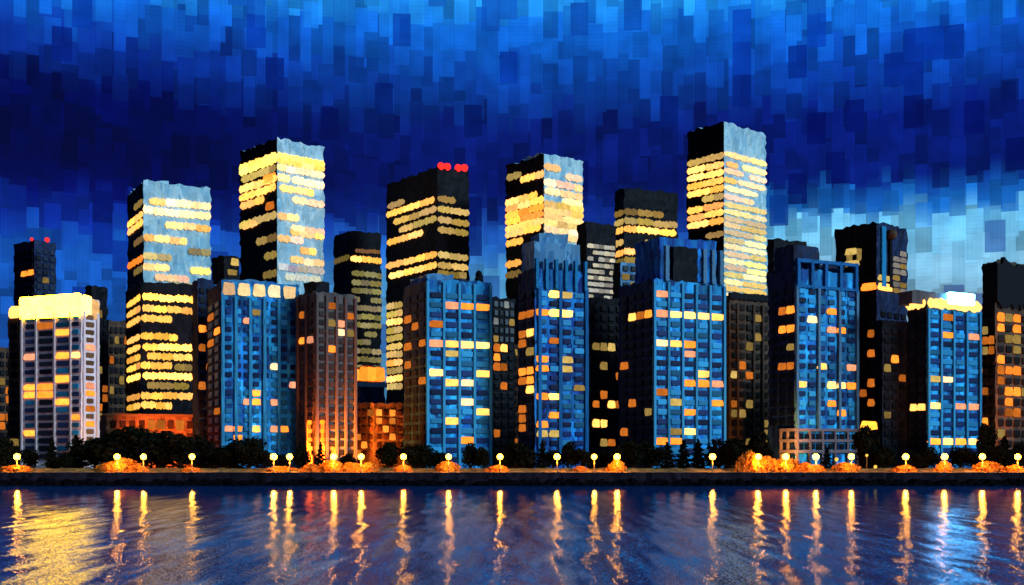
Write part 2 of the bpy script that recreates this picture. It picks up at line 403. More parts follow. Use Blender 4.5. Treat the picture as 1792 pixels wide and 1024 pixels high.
    def block(b, xl, xr, y0, y1, mat, name='upper_storey', inset=.12, depth=.8):
        """a narrower storey or a machine room standing on the roof, between two columns of the right face"""
        t0, t1 = b.at('R', xl), b.at('R', xr); t0, t1 = sorted((t0, t1))
        p0 = b.C+b.dR*t0+b.dL*b.tl*inset; p1 = b.C+b.dR*t1+b.dL*b.tl*inset; q = b.dL*b.tl*depth*(1-inset)
        c = (p0+p1+q)/2 - b.base
        poly = [tuple((pp-b.base-c)[:2]) for pp in (p0, p1, p1+q, p0+q)]
        v, f = ragged(poly, 0, b.z(y0)-b.z(y1), b.amp, 2.4*b.D/450, b.seed+50+int(xl))
        return link(name, mesh(name, v, f, mat), b.t, (c.x, c.y, b.z(y1)-b.z0-.3))
    def done(b):
        ws = sorted(b.wins, key=lambda w: (not w[0],))
        rr = random.Random(b.seed); rest = []
        for k, (lit, loc, rz, sc_, color, kind) in enumerate(ws):
            if k < 100:
                me = rr.choice(PANE['window_light' if lit else 'pane', kind])
                link('lit_window' if lit else 'window', me, b.t, loc, rz, sc_, color)
            else: rest.append((lit, loc, rz, sc_, color, kind))
        if rest:
            v = []; f = []
            for (lit, loc, rz, sc_, color, kind) in rest:
                me = rr.choice(PANE['pane', kind]); o = len(v); ca, sa = math.cos(rz), math.sin(rz)
                for p_ in me.vertices:
                    x_, y_, z_ = p_.co.x*sc_[0], p_.co.y*sc_[1], p_.co.z*sc_[2]
                    v.append((loc.x+x_*ca-y_*sa, loc.y+x_*sa+y_*ca, loc.z+z_))
                for pl in me.polygons: f.append(tuple(q+o for q in pl.vertices))
            o = link('window', mesh('window', v, f, 'pane'), b.t, color=rest[0][4]); o['kind'] = 'stuff'
            if any(w[0] for w in rest): print('lit beyond 100:', b.name)

NAVY = (.004, .012, .05); DKBL = (.006, .025, .10); BLK = (.003, .004, .008)
# ================================================================== BUILDINGS (left to right)
b = Building('apartment_block', 'low brown apartment block with orange windows at the far left edge', 'building', -50, -20, 32, 606, 530, 45, 'brown_stone')
b.grid('R', -2, 32, 3, 612, 800, 12, BLK, [(27, 632, O), (8, 735, DO), (12, 700, DO), (24, 660, DO)], prob=.15, cols=[DO, D_]); b.done()

b = Building('office_tower', 'dark narrow tower with small red beacons behind the cream apartment block', 'building', 24, 60, 98, 420, 640, 50, 'navy_glass_and_shade', amp=.4)
b.grid('R', 62, 97, 3, 432, 520, 7, (.01, .02, .04), prob=.12, cols=[D_]); b.grid('L', 26, 60, 3, 432, 520, 7, BLK, [(47, 482, O), (44, 476, O), (58, 474, O)])
TW1 = b; b.done()

b = Building('office_block', 'dark stepped block rising just right of the cream apartment block', 'building', 148, 160, 188, 500, 600, 50, 'black_glass_and_shade')
b.grid('R', 160, 188, 3, 540, 770, 14, BLK, prob=.16, cols=[DO, D_]); b.done()

b = Building('apartment_block', 'cream apartment block with a glowing floodlit crown at the far left', 'building', 37, 142, 174, 520, 450, 66, 'white_stone', amp=.35)
lit = [(107, 574, OB), (107, 615, OB), (134, 615, YB), (107, 656, OB), (54, 669, OB), (54, 683, OB), (76, 669, O), (76, 683, OB), (86, 684, O), (107, 698, OB), (134, 725, O), (54, 753, OB), (82, 573, DO), (48, 627, K)]
bl = (.02, .035, .10)
b.grid('L', 43, 63, 1, 546, 805, 19, bl, [q for q in lit if q[0] < 64], fx=.80, fy=.6)
b.grid('L', 66, 95, 1, 546, 805, 19, (.02, .022, .035), [q for q in lit if 64 < q[0] < 96], fx=.8, fy=.66)
b.grid('L', 98, 123, 1, 546, 805, 19, bl, [q for q in lit if 98 < q[0] < 124], fx=.8, fy=.66)
b.grid('L', 126, 140, 1, 546, 805, 19, bl, [q for q in lit if q[0] > 125], fx=.8, fy=.6)
b.grid('R', 148, 166, 1, 546, 775, 17, (.12, .06, .03), [(157, 685, O), (157, 740, O), (157, 712, DO)], fx=.7, fy=.6, prob=.2, cols=[DO, K])
for q in (39, 64.5, 96.5, 124.5): b.pier('L', q, 3.4, 545, 815, 'white_stone')
b.pier('R', 170, 5, 545, 815, 'white_stone'); b.pier('R', 146, 4, 545, 815, 'white_stone')
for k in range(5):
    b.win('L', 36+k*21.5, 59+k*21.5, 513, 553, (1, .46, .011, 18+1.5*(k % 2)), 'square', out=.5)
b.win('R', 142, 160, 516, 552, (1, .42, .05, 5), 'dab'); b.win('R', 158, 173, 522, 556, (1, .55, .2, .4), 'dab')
b.done()
b2 = Building('apartment_wing', 'short side wing with lit top balcony left of the cream apartment block', 'building', 14, 38, 54, 540, 484, 56, 'brown_stone')
b2.win('L', 17, 36, 535, 556, (1, .5, .12, .95)); b2.grid('L', 16, 34, 1, 562, 800, 14, BLK, prob=.2, cols=[DO, D_]); b2.done()

b = Building('office_tower', 'pale glass tower with yellow floors rising behind the black office block', 'building', 223, 251, 369, 316, 640, 30, 'pale_glass', 'black_glass_and_shade', amp=.6)
for (y_, x0, x1, c) in ((350, 262, 368, YB), (367, 240, 368, YB), (389, 290, 368, Y), (416, 252, 326, Y), (432, 330, 368, D_), (447, 250, 300, G), (466, 250, 296, Y), (467, 334, 368, Y), (484, 272, 330, P), (497, 300, 366, G)):
    b.band('R', x0, x1, y_, 14, c)
for (y_, c) in ((352, D_), (373, Y), (387, Y), (417, D_), (450, O), (468, D_)): b.band('L', 225 if c[3] > .5 else 236, 250, y_, 13, c, seg=14)
b.block(262, 300, 309, 318, 'pale_glass', 'machine_room'); b.done()

b = Building('office_block', 'black office block with stacked yellow lit floors below the pale glass tower', 'building', 220, 246, 342, 492, 540, 28, 'black_glass_and_shade')
for (y_, x0, x1, c) in ((519, 250, 342, HY2), (539, 250, 340, HG), (556, 246, 300, HG), (588, 234, 310, HG), (606, 250, 336, HY2), (623, 258, 340, HG), (639, 228, 300, HG), (641, 306, 336, D_), (657, 250, 338, HY2), (674, 258, 330, D_), (692, 230, 340, HG), (709, 226, 300, HG)):
    b.band('R', max(x0, 247), x1, y_, 14, c)
    if c[3] > .4: b.band('L', 224, 246, y_+1, 12, (*c[:3], c[3]*.75), seg=14)
b.done()

b = Building('brick_hall', 'low orange lit brick hall behind the dark mound of trees', 'building', 176, 186, 345, 724, 500, 24, 'brick')
b.grid('R', 190, 340, 9, 732, 775, 2, (.05, .02, .01), prob=.12, cols=[DO]); b.ledge('R', 186, 345, 726, 5, 'brick', .6); b.done()

b = Building('apartment_block', 'slim navy block with a few orange windows between the black offices and the blue block', 'building', 336, 346, 374, 488, 500, 30, 'navy_glass_and_shade')
b.grid('R', 347, 373, 2, 500, 800, 18, BLK, [(353, 577, O), (368, 577, O), (358, 668, O), (353, 672, DO), (368, 640, DO)], prob=.06, cols=[DO]); b.done()

b = Building('office_block', 'small dark block with one lit corner peeping left of the twin face tower', 'building', 370, 392, 419, 447, 600, 45, 'black_glass_and_shade', amp=.4)
b.win('R', 404, 417, 450, 463, G); b.win('R', 398, 414, 470, 480, D_); b.done()

b = Building('office_tower', 'tall tower with shaded black left face and pale right face under a continuous yellow top floor', 'building', 420, 485, 567, 241, 700, 42, 'pale_glass', 'black_glass_and_shade', amp=.65)
for (y_, x0, x1, c) in ((283, 420, 486, (1, .60, .10, 1.4)), (277, 420, 486, (1, .60, .10, 1.4)), (298, 424, 482, G), (316, 420, 486, Y), (331, 420, 482, Y), (347, 422, 462, Y), (381, 420, 485, G), (384, 424, 452, Y), (420, 450, 485, D_), (450, 464, 485, D_), (482, 462, 485, D_)):
    b.band('L', x0, x1, y_-5, 15, c, seg=20)
b.win('L', 462, 482, 300, 316, O); b.win('L', 466, 480, 350, 364, DO)
for (y_, x0, x1, c) in ((272, 485, 567, (1, .48, .0, 1.5)), (280, 485, 567, (1, .48, .0, 1.5)), (292, 485, 567, P), (309, 487, 506, YB), (310, 512, 566, YB), (327, 490, 548, Y), (345, 512, 567, P), (377, 486, 522, Y), (396, 510, 567, P), (402, 509, 566, Y), (416, 486, 530, P), (432, 526, 552, Y), (450, 509, 530, Y), (452, 532, 566, P), (466, 488, 567, (.6, .6, .5, .5)), (482, 500, 560, (.6, .6, .5, .5))):
    b.band('R', x0, x1, y_, 14, c, seg=20)
b.block(430, 470, 238, 243, 'black_glass_and_shade', 'machine_room') if False else None
b.done()

b = Building('apartment_block', 'bright blue apartment block with a row of pale lit attic windows', 'building', 362, 388, 523, 490, 455, 24, 'bright_blue', 'navy_glass_and_shade')
lit = [(425, 562, K), (400, 700, K) if 0 else (452, 689, OB), (452, 704, OB), (428, 704, K), (480, 705, K), (424, 753, O), (398, 753, K), (450, 753, Y), (476, 753, K), (490, 753, O), (420, 772, O), (474, 642, P), (508, 672, K), (450, 545, D_)]
b.grid('R', 392, 521, 8, 520, 790, 17, DKBL, lit, fx=.66, fy=.55)
b.grid('L', 364, 386, 2, 520, 790, 17, BLK, [(376, 576, O), (370, 596, DO)], prob=.03, cols=[DO])
for k, c in enumerate(((1, .6, .3, .3), (1, .66, .3, .5), (1, .66, .3, .5), (1, .8, .45, .5), (1, .66, .3, .42))): b.win('R', 390+k*26.5, 411+k*26.5, 494, 516, c)
for q in (390, 413, 438, 463, 488, 521): b.pier('R', q, 5, 518, 812, 'sky_blue', .7)
b.block(395, 470, 484, 491, 'grey_blue'); b.done()

b = Building('apartment_block', 'grey brown ribbed block washed in orange light from its foot', 'building', 521, 552, 622, 510, 452, 42, 'grey_stone', amp=.5)
b.grid('L', 524, 550, 2, 525, 800, 18, (.02, .012, .008), [(527, 590, O)], prob=.10, cols=[DO, K])
b.grid('R', 556, 620, 4, 525, 800, 18, (.02, .017, .016), [(579, 612, O), (600, 580, P), (598, 565, K), (616, 552, DO)], prob=.05, cols=[DO, D_])
for q in (554, 571, 588, 604, 621): b.pier('R', q, 4.5, 515, 812, 'grey_stone', .8)
for q in (522, 537): b.pier('L', q, 4.5, 515, 812, 'grey_stone', .8)
b.block(557, 580, 489, 511, 'black_glass_and_shade', 'machine_room')
b.win('L', 538, 546, 735, 776, (1, .09, .004, 3), 'dab'); b.win('L', 537, 547, 770, 816, (1, .09, .004, 7), 'dab')  # glowing strips added to feed the red reflection in the water
b.win('R', 560, 567, 730, 776, (1, .09, .004, 3), 'dab'); b.win('R', 559, 568, 770, 816, (1, .09, .004, 7), 'dab'); b.win('R', 578, 588, 782, 815, (1, .07, .004, 5), 'dab'); b.done()  # same added glow on the right face, no real windows

b = Building('office_tower', 'plain dark tower with flat roof and one lit floor, left of the red beacon tower', 'building', 584, 612, 667, 403, 760, 32, 'black_glass_and_shade')
b.band('R', 614, 667, 452, 12, Y); b.band('R', 622, 664, 437, 8, (.4, .2, .06, .25), gap=.4)
for k in range(13): b.band('R', 616, 667, 478+k*15, 11, (.30, .26, .10, .42), seg=17, gap=.15)
b.band('L', 586, 612, 450, 11, (.3, .2, .06, .3), seg=14); b.done()

b = Building('pavilion', 'small dark pavilion with glowing orange rooftop lantern', 'building', 618, 630, 674, 668, 500, 30, 'navy_glass_and_shade')
for k in range(3): b.win('R', 627+k*14, 645+k*14, 642, 667, (1, .20, .015, .8+.25*(k == 1)), 'dab')
b.win('L', 618, 630, 646, 666, (1, .3, .03, .8)); b.ledge('R', 626, 676, 673, 8, 'grey_blue', .9)
b.block(634, 668, 638, 669, 'brick', 'lantern'); b.done()

b = Building('brick_house', 'low brown brick house lit orange from below, left of the first navy sided block', 'building', 608, 655, 706, 705, 470, 40, 'brown_stone')
b.grid('R', 657, 704, 4, 715, 800, 6, (.03, .012, .006), [(666, 720, O), (690, 740, DO)], prob=.2, cols=[DO, O])
b.grid('L', 612, 654, 4, 715, 800, 6, (.03, .012, .006), prob=.2, cols=[DO, O]); b.done()

b = Building('office_tower', 'black flat topped tower with two red beacon clusters on its roof edge', 'building', 676, 766, 821, 291, 680, 36, 'black_glass_and_shade', amp=.55)
for (y_, x0, x1, c) in ((336, 680, 708, G), (351, 678, 760, Y), (369, 690, 764, G), (386, 700, 764, G), (404, 679, 740, Y), (448, 676, 764, Y), (467, 682, 764, Y)):
    b.band('L', x0, x1, y_-4, 13, c)
for (y_, x0, x1, c) in ((348, 766, 796, D_), (366, 766, 820, G), (384, 766, 820, G), (401, 766, 818, G), (446, 766, 818, G), (463, 766, 818, G), (478, 766, 815, D_)):
    b.band('R', x0, x1, y_, 13, c)
for k in range(11): b.band('L', 678, 704, 520+k*15, 13, Y if k in (2, 7, 9) else G, seg=16, gap=.1)
TW6 = b; b.done()

b = Building('apartment_block', 'blue apartment block with long lit storey and peach windows, below the red beacon tower', 'building', 706, 747, 859, 488, 450, 24, 'bright_blue', 'navy_glass_and_shade')
lit = [(791, 534, K), (817, 534, O), (843, 534, O), (764, 599, K), (791, 599, Y), (817, 599, YB), (843, 599, YB), (764, 649, YB), (843, 649, Y), (791, 667, Y), (817, 667, P), (817, 704, P), (843, 720, Y), (784, 737, Y), (817, 773, O), (758, 567, DO), (780, 616, G)]
b.grid('R', 750, 857, 4, 507, 813, 18, DKBL, lit, fx=.74, fy=.55)
b.grid('L', 708, 746, 3, 507, 790, 17, BLK, [(718, 599, DO), (736, 599, DO), (736, 669, DO), (710, 551, DO), (712, 640, DO)], prob=.03, cols=[DO])
for q in (748, 776.5, 803.5, 830, 858): b.pier('R', q, 4.5, 492, 814, 'sky_blue', .7)
b.block(752, 800, 474, 490, 'grey_blue'); b.block(806, 826, 482, 490, 'navy_glass_and_shade', 'machine_room'); b.done()
dome = b

b = Building('office_block', 'narrow grey block with dull window specks between two blue blocks', 'building', 846, 862, 902, 520, 560, 34, 'black_glass_and_shade')
b.grid('R', 863, 900, 4, 524, 600, 5, (.05, .06, .07), prob=.25, cols=[D_, (.4, .45, .45, .3)])
b.grid('R', 863, 900, 3, 600, 800, 12, BLK, [(880, 591, Y), (872, 600, DO), (872, 620, O), (872, 640, DO)], prob=.12, cols=[DO, D_]); b.done()

b = Building('office_tower', 'tower with a broad golden band of lit floors across both faces', 'building', 885, 952, 1020, 269, 640, 38, 'pale_glass', 'black_glass_and_shade', amp=.6)
for (y_, x0, x1, c) in ((296, 888, 912, G), (308, 912, 952, Y), (342, 886, 940, Y), (353, 886, 952, Y), (365, 886, 952, OB), (377, 886, 952, OB), (389, 886, 952, Y), (400, 886, 946, Y), (416, 887, 915, Y), (455, 886, 912, Y), (474, 886, 912, D_)):
    b.band('L', x0, x1, y_-4, 14, c, seg=24)
for (y_, x0, x1, c) in ((291, 952, 980, P), (302, 990, 1018, P), (318, 952, 1018, P), (333, 954, 1018, P), (346, 985, 1018, YB), (356, 952, 1020, (1, .70, .20, .52)), (367, 952, 1020, (1, .68, .18, .58)), (378, 952, 1020, (1, .68, .18, .58)), (389, 952, 1020, (1, .70, .20, .52)), (400, 952, 1020, P), (411, 990, 1020, P)):
    b.band('R', x0, x1, y_, 14, c, seg=24)
b.block(956, 1014, 262, 272, 'pale_glass', 'machine_room', depth=.5); b.done()

b = Building('apartment_tower', 'deep blue stepped tower with columned crown below the golden band tower', 'building', 906, 936, 1028, 470, 446, 24, 'deep_blue', 'navy_glass_and_shade')
lit = [(969, 514, HB), (990, 514, G), (946, 546, O), (968, 548, HB), (992, 548, HB), (947, 625, O), (947, 640, O), (990, 625, G), (990, 640, G), (946, 688, O), (969, 688, HB), (969, 720, O), (946, 735, O), (946, 752, G), (966, 752, G), (1008, 672, D_), (975, 594, DO)]
b.grid('R', 938, 1024, 4, 505, 800, 18, (.004, .015, .075), lit, fx=.7, fy=.55)
b.grid('L', 908, 935, 2, 505, 790, 17, BLK, [(926, 575, Y), (912, 578, DO), (924, 607, D_), (905, 655, O), (925, 655, O), (912, 672, DO), (926, 672, O), (926, 688, Y), (908, 718, DO), (912, 748, DO)], prob=.04, cols=[DO])
b.block(938, 1020, 418, 471, 'grey_blue'); b.block(950, 1000, 402, 420, 'grey_blue', 'machine_room', .2, .6)
for q in (939, 956, 973, 990, 1007, 1024): b.pier('R', q, 5, 452, 505, 'bright_blue', .9)
for q in (944, 980, 1026): b.pier('R', q, 6, 500, 812, 'deep_blue', .7)
b.done()

b = Building('office_tower', 'dark slim tower with a grid of small grey windows right of the golden band tower', 'building', 1010, 1026, 1078, 389, 600, 30, 'black_glass_and_shade', amp=.4)
b.grid('R', 1028, 1076, 5, 424, 524, 9, None, fx=.75, fy=.5, prob=.85, cols=[(.50, .50, .44, .42), (.45, .42, .36, .3), (.6, .55, .4, .45)]); b.done()

b = Building('apartment_block', 'black block with a pair of yellow windows low down, in the central gap', 'building', 1018, 1034, 1092, 520, 500, 30, 'black_glass_and_shade')
b.grid('R', 1036, 1090, 4, 530, 800, 16, BLK, [(1040, 748, Y), (1058, 748, Y), (1072, 600, G), (1058, 600, D_), (1045, 705, DO), (1075, 715, Y), (1060, 690, DO)], prob=.13, cols=[DO, D_]); b.done()

b = Building('office_tower', 'black square tower with olive lit floors left of the tallest tower', 'building', 1076, 1092, 1186, 328, 680, 24, 'black_glass_and_shade', amp=.5)
for (y_, x0, x1, c) in ((370, 1092, 1160, D_), (386, 1092, 1184, G), (400, 1092, 1182, Y), (422, 1128, 1170, G), (440, 1092, 1160, Y), (455, 1092, 1125, D_)):
    b.band('R', x0, x1, y_, 13, c); b.band('L', 1077, 1091, y_+1, 12, (*c[:3], c[3]*.8), seg=13)
b.done()
b = Building('office_block', 'low grey blue block under the black square tower', 'building', 1072, 1086, 1158, 458, 560, 26, 'grey_blue', 'black_glass_and_shade')
b.grid('R', 1088, 1156, 5, 462, 520, 4, (.01, .02, .03), prob=.05, cols=[D_]); b.done()

b = Building('apartment_block', 'bright blue block with a dark stepped crown below the tallest tower', 'building', 1082, 1143, 1268, 488, 448, 26, 'bright_blue', 'navy_glass_and_shade')
lit = [(1156, 516, K), (1157, 547, K), (1184, 547, YB), (1209, 547, YB), (1235, 547, YB), (1258, 547, Y), (1157, 597, P), (1184, 597, Y), (1209, 597, O), (1205, 612, K), (1232, 654, Y), (1209, 671, O), (1232, 671, O), (1258, 708, O), (1205, 719, O), (1180, 704, G), (1205, 754, YB), (1157, 774, O), (1182, 774, O), (1180, 754, D_), (1150, 688, DO), (1258, 671, K)]
b.grid('R', 1146, 1266, 5, 505, 798, 17, DKBL, lit, fx=.7, fy=.55)
b.grid('L', 1086, 1142, 4, 505, 798, 17, BLK, [(1112, 547, Y), (1135, 547, O), (1102, 704, DO), (1128, 720, D_), (1090, 640, DO), (1096, 754, DO)], prob=.03, cols=[DO])
for q in (1145, 1169.5, 1194, 1218, 1242, 1267): b.pier('R', q, 4.5, 492, 810, 'sky_blue', .7)
b.block(1162, 1262, 408, 490, 'deep_blue'); b.block(1180, 1222, 426, 489, 'black_glass_and_shade', 'stair_tower', .02, .2)
for q in (1166, 1232, 1247, 1261): b.pier('R', q, 7, 428, 490, 'grey_blue', .9)
b.done()

b = Building('office_tower', 'tallest tower with shaded black left face and pale right face glowing yellow', 'building', 1202, 1267, 1341, 213, 720, 42, 'pale_glass', 'black_glass_and_shade', amp=.65)
for k in range(9):
    y_ = 276+k*14.2; c = G if k in (0, 5) else Y
    b.band('L', 1204 if k != 5 else 1230, 1267, y_-4, 13, c, seg=30)
b.band('L', 1236, 1267, 408, 12, D_, seg=30)
rows = [(268, 1267, 1340, Y), (283, 1300, 1340, YB), (285, 1272, 1290, O), (297, 1267, 1300, P), (299, 1312, 1340, P), (313, 1267, 1288, Y), (313, 1292, 1338, P), (328, 1267, 1325, P), (343, 1267, 1318, P)]
rows += [(356+k*12.3, 1267, 1340, ((1, .78, .34, .46+.014*k) if k < 11 else (1, .66, .24, .58))) for k in range(14)]
for (y_, x0, x1, c) in rows: b.band('R', x0, x1, y_, 10.5, c, seg=38)
b.done()

b = Building('apartment_block', 'tall brown block with dim windows under the tallest tower', 'building', 1258, 1276, 1347, 516, 500, 30, 'brown_stone', amp=.6)
b.grid('R', 1278, 1345, 5, 528, 800, 16, (.008, .006, .005), [(1300, 630, DO), (1285, 660, G), (1320, 548, D_), (1330, 595, D_)], prob=.15, cols=[D_, DO])
for q in (1290, 1318, 1334): b.pier('R', q, 4, 530, 800, 'brown_stone', .7)
b.ledge('R', 1276, 1347, 517, 12, 'black_glass_and_shade', .6); b.done()

b = Building('office_tower', 'plain black tower without lit windows behind the lattice crown block', 'building', 1342, 1354, 1412, 418, 600, 30, 'black_glass_and_shade', amp=.6); b.done()

b = Building('apartment_block', 'blue block with open lattice crown and white arcaded base', 'building', 1344, 1392, 1500, 470, 452, 26, 'bright_blue', 'navy_glass_and_shade')
lit = [(1456, 547, O), (1425, 563, P), (1478, 580, O), (1455, 580, K), (1434, 640, Y), (1400, 672, Y), (1410, 672, Y), (1450, 672, YB), (1470, 672, YB), (1487, 672, O), (1450, 702, O), (1478, 717, O), (1490, 640, K)]
b.grid('R', 1395, 1498, 6, 500, 746, 15, DKBL, lit, fx=.66, fy=.56)
b.grid('L', 1348, 1391, 3, 500, 746, 15, BLK, [(1372, 547, DO), (1386, 547, O), (1372, 580, O), (1388, 580, O), (1380, 640, DO), (1366, 642, DO), (1384, 605, D_)], prob=.04, cols=[DO])
b.block(1395, 1440, 424, 471, 'navy_glass_and_shade'); b.block(1412, 1490, 454, 471, 'navy_glass_and_shade', 'machine_room', .25, .6)
for q in (1396, 1420, 1444, 1470, 1497): b.pier('R', q, 6, 452, 505, 'deep_blue', .9)
b.ledge('R', 1394, 1500, 455, 6, 'deep_blue', .9); b.ledge('R', 1394, 1500, 500, 5, 'deep_blue', .9)
for q in (1394, 1432, 1468, 1499): b.pier('R', q, 5, 500, 750, 'grey_blue', .8)
for y_ in (752, 771, 790): b.ledge('R', 1393, 1501, y_, 5, 'podium_stone', .8, 'string_course')
for q in (1394, 1416, 1438, 1460, 1482, 1499): b.pier('R', q, 4, 750, 814, 'podium_stone', .75)
b.grid('R', 1396, 1499, 10, 755, 790, 2, NAVY, fx=.7, fy=.6)
for y_ in (752, 771, 790): b.ledge('L', 1366, 1393, y_, 5, 'podium_stone', .8, 'string_course')
for q in (1368, 1380): b.pier('L', q, 3, 750, 814, 'podium_stone', .75)
b.done()

b = Building('office_tower', 'dark tower with round lantern on its bluish right side', 'building', 1461, 1534, 1588, 389, 600, 40, 'navy_glass_and_shade', 'black_glass_and_shade', amp=.7)
b.win('L', 1480, 1500, 428, 440, G); b.win('L', 1482, 1492, 438, 450, D_); b.win('L', 1478, 1504, 450, 460, G); b.win('L', 1500, 1508, 430, 452, D_)
b.win('L', 1508, 1534, 494, 507, O)
b.win('R', 1536, 1558, 480, 490, G); b.win('R', 1536, 1560, 494, 507, Y)
b.grid('R', 1562, 1586, 2, 430, 520, 8, None, prob=.7, cols=[(.35, .32, .28, .3), D_])
b.grid('R', 1540, 1586, 4, 540, 800, 15, BLK, [(1548, 605, O), (1562, 628, O), (1550, 614, DO)], prob=.10, cols=[DO, D_])
b.grid('L', 1504, 1532, 2, 540, 800, 15, BLK, [(1525, 700, DO)], prob=.12, cols=[DO])
b.pier('R', 1545, 12, 394, 500, 'bright_blue', .6)
t_ = b
c_ = b.C+b.dR*b.at('R', 1557)-b.base
v = []; f = []
for i in range(9):
    for j in range(16):
        th = math.pi*i/8; v.append((2.9*math.sin(th)*math.cos(j*math.pi/8), 2.9*math.sin(th)*math.sin(j*math.pi/8), 2.9*math.cos(th)))
for i in range(8):
    for j in range(16): f.append((i*16+j, (i+1)*16+j, (i+1)*16+(j+1) % 16, i*16+(j+1) % 16))
link('lantern', mesh('lantern', v, f, 'brown_stone'), b.t, (c_.x+.6, c_.y-1.2, b.z(406)-b.z0))
b.pier('R', 1557, 7, 412, 500, 'black_glass_and_shade', .7)
b.done()
b = Building('shop_row', 'low dark shop with glowing orange canopy right of the white arcaded base', 'building', 1496, 1504, 1540, 738, 470, 30, 'black_glass_and_shade')
b.win('R', 1506, 1534, 737, 752, (1, .36, .03, 1.2)); b.win('R', 1504, 1524, 750, 762, (.9, .3, .03, .8)); b.done()

b = Building('apartment_block', 'navy block filling the gap left of the bright crowned block', 'building', 1530, 1544, 1600, 560, 520, 30, 'black_glass_and_shade')
b.grid('R', 1546, 1598, 4, 570, 800, 14, BLK, [(1566, 630, O)], prob=.10, cols=[DO, D_]); b.done()

b = Building('apartment_block', 'blue block with bright white lit roof sign and four yellow ground windows', 'building', 1588, 1622, 1715, 530, 450, 28, 'bright_blue', 'black_glass_and_shade', amp=.4)
lit = [(1655, 577, O), (1658, 560, DO), (1702, 577, K), (1632, 667, G), (1655, 667, P), (1632, 711, YB), (1680, 711, K), (1702, 711, K), (1632, 778, OB), (1655, 778, YB), (1680, 778, OB), (1702, 778, YB)]
b.grid('R', 1624, 1713, 4, 545, 812, 17, DKBL, lit, fx=.72, fy=.55)
b.grid('L', 1592, 1620, 2, 545, 800, 16, (.004, .006, .012), [(1598, 711, Y), (1614, 711, Y)])
for q in (1624, 1646, 1668, 1691, 1714): b.pier('R', q, 4.5, 540, 814, 'sky_blue', .7)
b.win('R', 1620, 1668, 520, 540, (1, .46, .11, 1.1), 'strip', out=.7); b.win('R', 1660, 1716, 520, 541, (1, .46, .12, 1.1), 'strip', out=.7)
b.win('L', 1586, 1622, 521, 540, (1, .44, .1, 1.0), 'strip', out=.7)
b.win('R', 1655, 1702, 508, 529, (.10, .50, 1, 26.0), 'square', out=1.0)
b.block(1600, 1712, 508, 531, 'grey_stone', 'machine_room'); b.done()

b = Building('apartment_block', 'tall black topped block with brown orange lit lower floors at the far right edge', 'building', 1718, 1742, 1850, 456, 500, 30, 'brown_stone', 'black_glass_and_shade', amp=.7)
b.grid('R', 1744, 1800, 5, 470, 540, 5, BLK); 
b.grid('R', 1744, 1800, 4, 545, 805, 14, (.008, .005, .005), [(1750, 624, O), (1778, 590, D_), (1748, 565, O), (1778, 680, O), (1750, 650, DO), (1778, 728, DO)], prob=.22, cols=[DO, O, D_])
b.grid('L', 1719, 1741, 2, 550, 800, 14, BLK, [(1722, 738, O), (1722, 612, D_), (1724, 572, D_)], prob=.08, cols=[DO])
b.ledge('R', 1742, 1850, 495, 78, 'black_glass_and_shade', .9, 'attic'); b.done()

for (xl, xc, xr, yt, D, lab) in ((172, 190, 226, 560, 620, 'dim brown block in the gap left of the black office block'),
                                 (855, 872, 940, 600, 610, 'dim block behind the deep blue stepped tower'),
                                 (1590, 1604, 1730, 600, 640, 'dim block behind the bright crowned blue block')):
    b = Building('office_block', lab, 'building', xl, xc, xr, yt, D, 34, 'brown_stone')
    b.grid('R', xc+1, xr, 4, yt+8, 780, 12, BLK, prob=.12, cols=[DO, D_]); b.done()

# beacons (parts of their towers)
def ico(r, seed, wob=.12, sub=(10, 14)):
    rr = random.Random(seed); v = []; f = []; n, m_ = sub
    for i in range(n+1):
        th = math.pi*i/n
        for j in range(m_):
            q = r*(1+rr.uniform(-wob, wob)) if 0 < i < n else r
            v.append((q*math.sin(th)*math.cos(2*math.pi*j/m_), q*math.sin(th)*math.sin(2*math.pi*j/m_), q*math.cos(th)))
    for i in range(n):
        for j in range(m_): f.append((i*m_+j, (i+1)*m_+j, (i+1)*m_+(j+1) % m_, i*m_+(j+1) % m_))
    return v, f
bm_ = mesh('beacon', *ico(1, 4), 'beacon_glass')
for bb, face, pts, r in ((TW6, 'R', ((772, 291), (783, 292), (802, 294), (813, 294)), 2.1), (TW1, 'L', ((56, 419),), .9), (TW1, 'R', ((83, 420),), 1.3)):
    for px, py in pts:
        d = bb.dR if face == 'R' else bb.dL; c = bb.C+d*bb.at(face, px)
        dist = c.y
        link('beacon', bm_, bb.t, (c.x-bb.base.x, c.y-bb.base.y-.3, H+(HY-py)*S*dist-bb.z0), 0, (r, r, r), RD)
# small dark finial ball on the roof of the lit-storey block
t = dome
c = t.C+t.dR*t.at('R', 838)-t.base
link('finial', mesh('finial', *ico(1.7, 9), 'black_glass_and_shade'), t.t, (c.x, c.y+2, t.z(487)-t.z0+1.0), 0, (1, 1, 2.2))

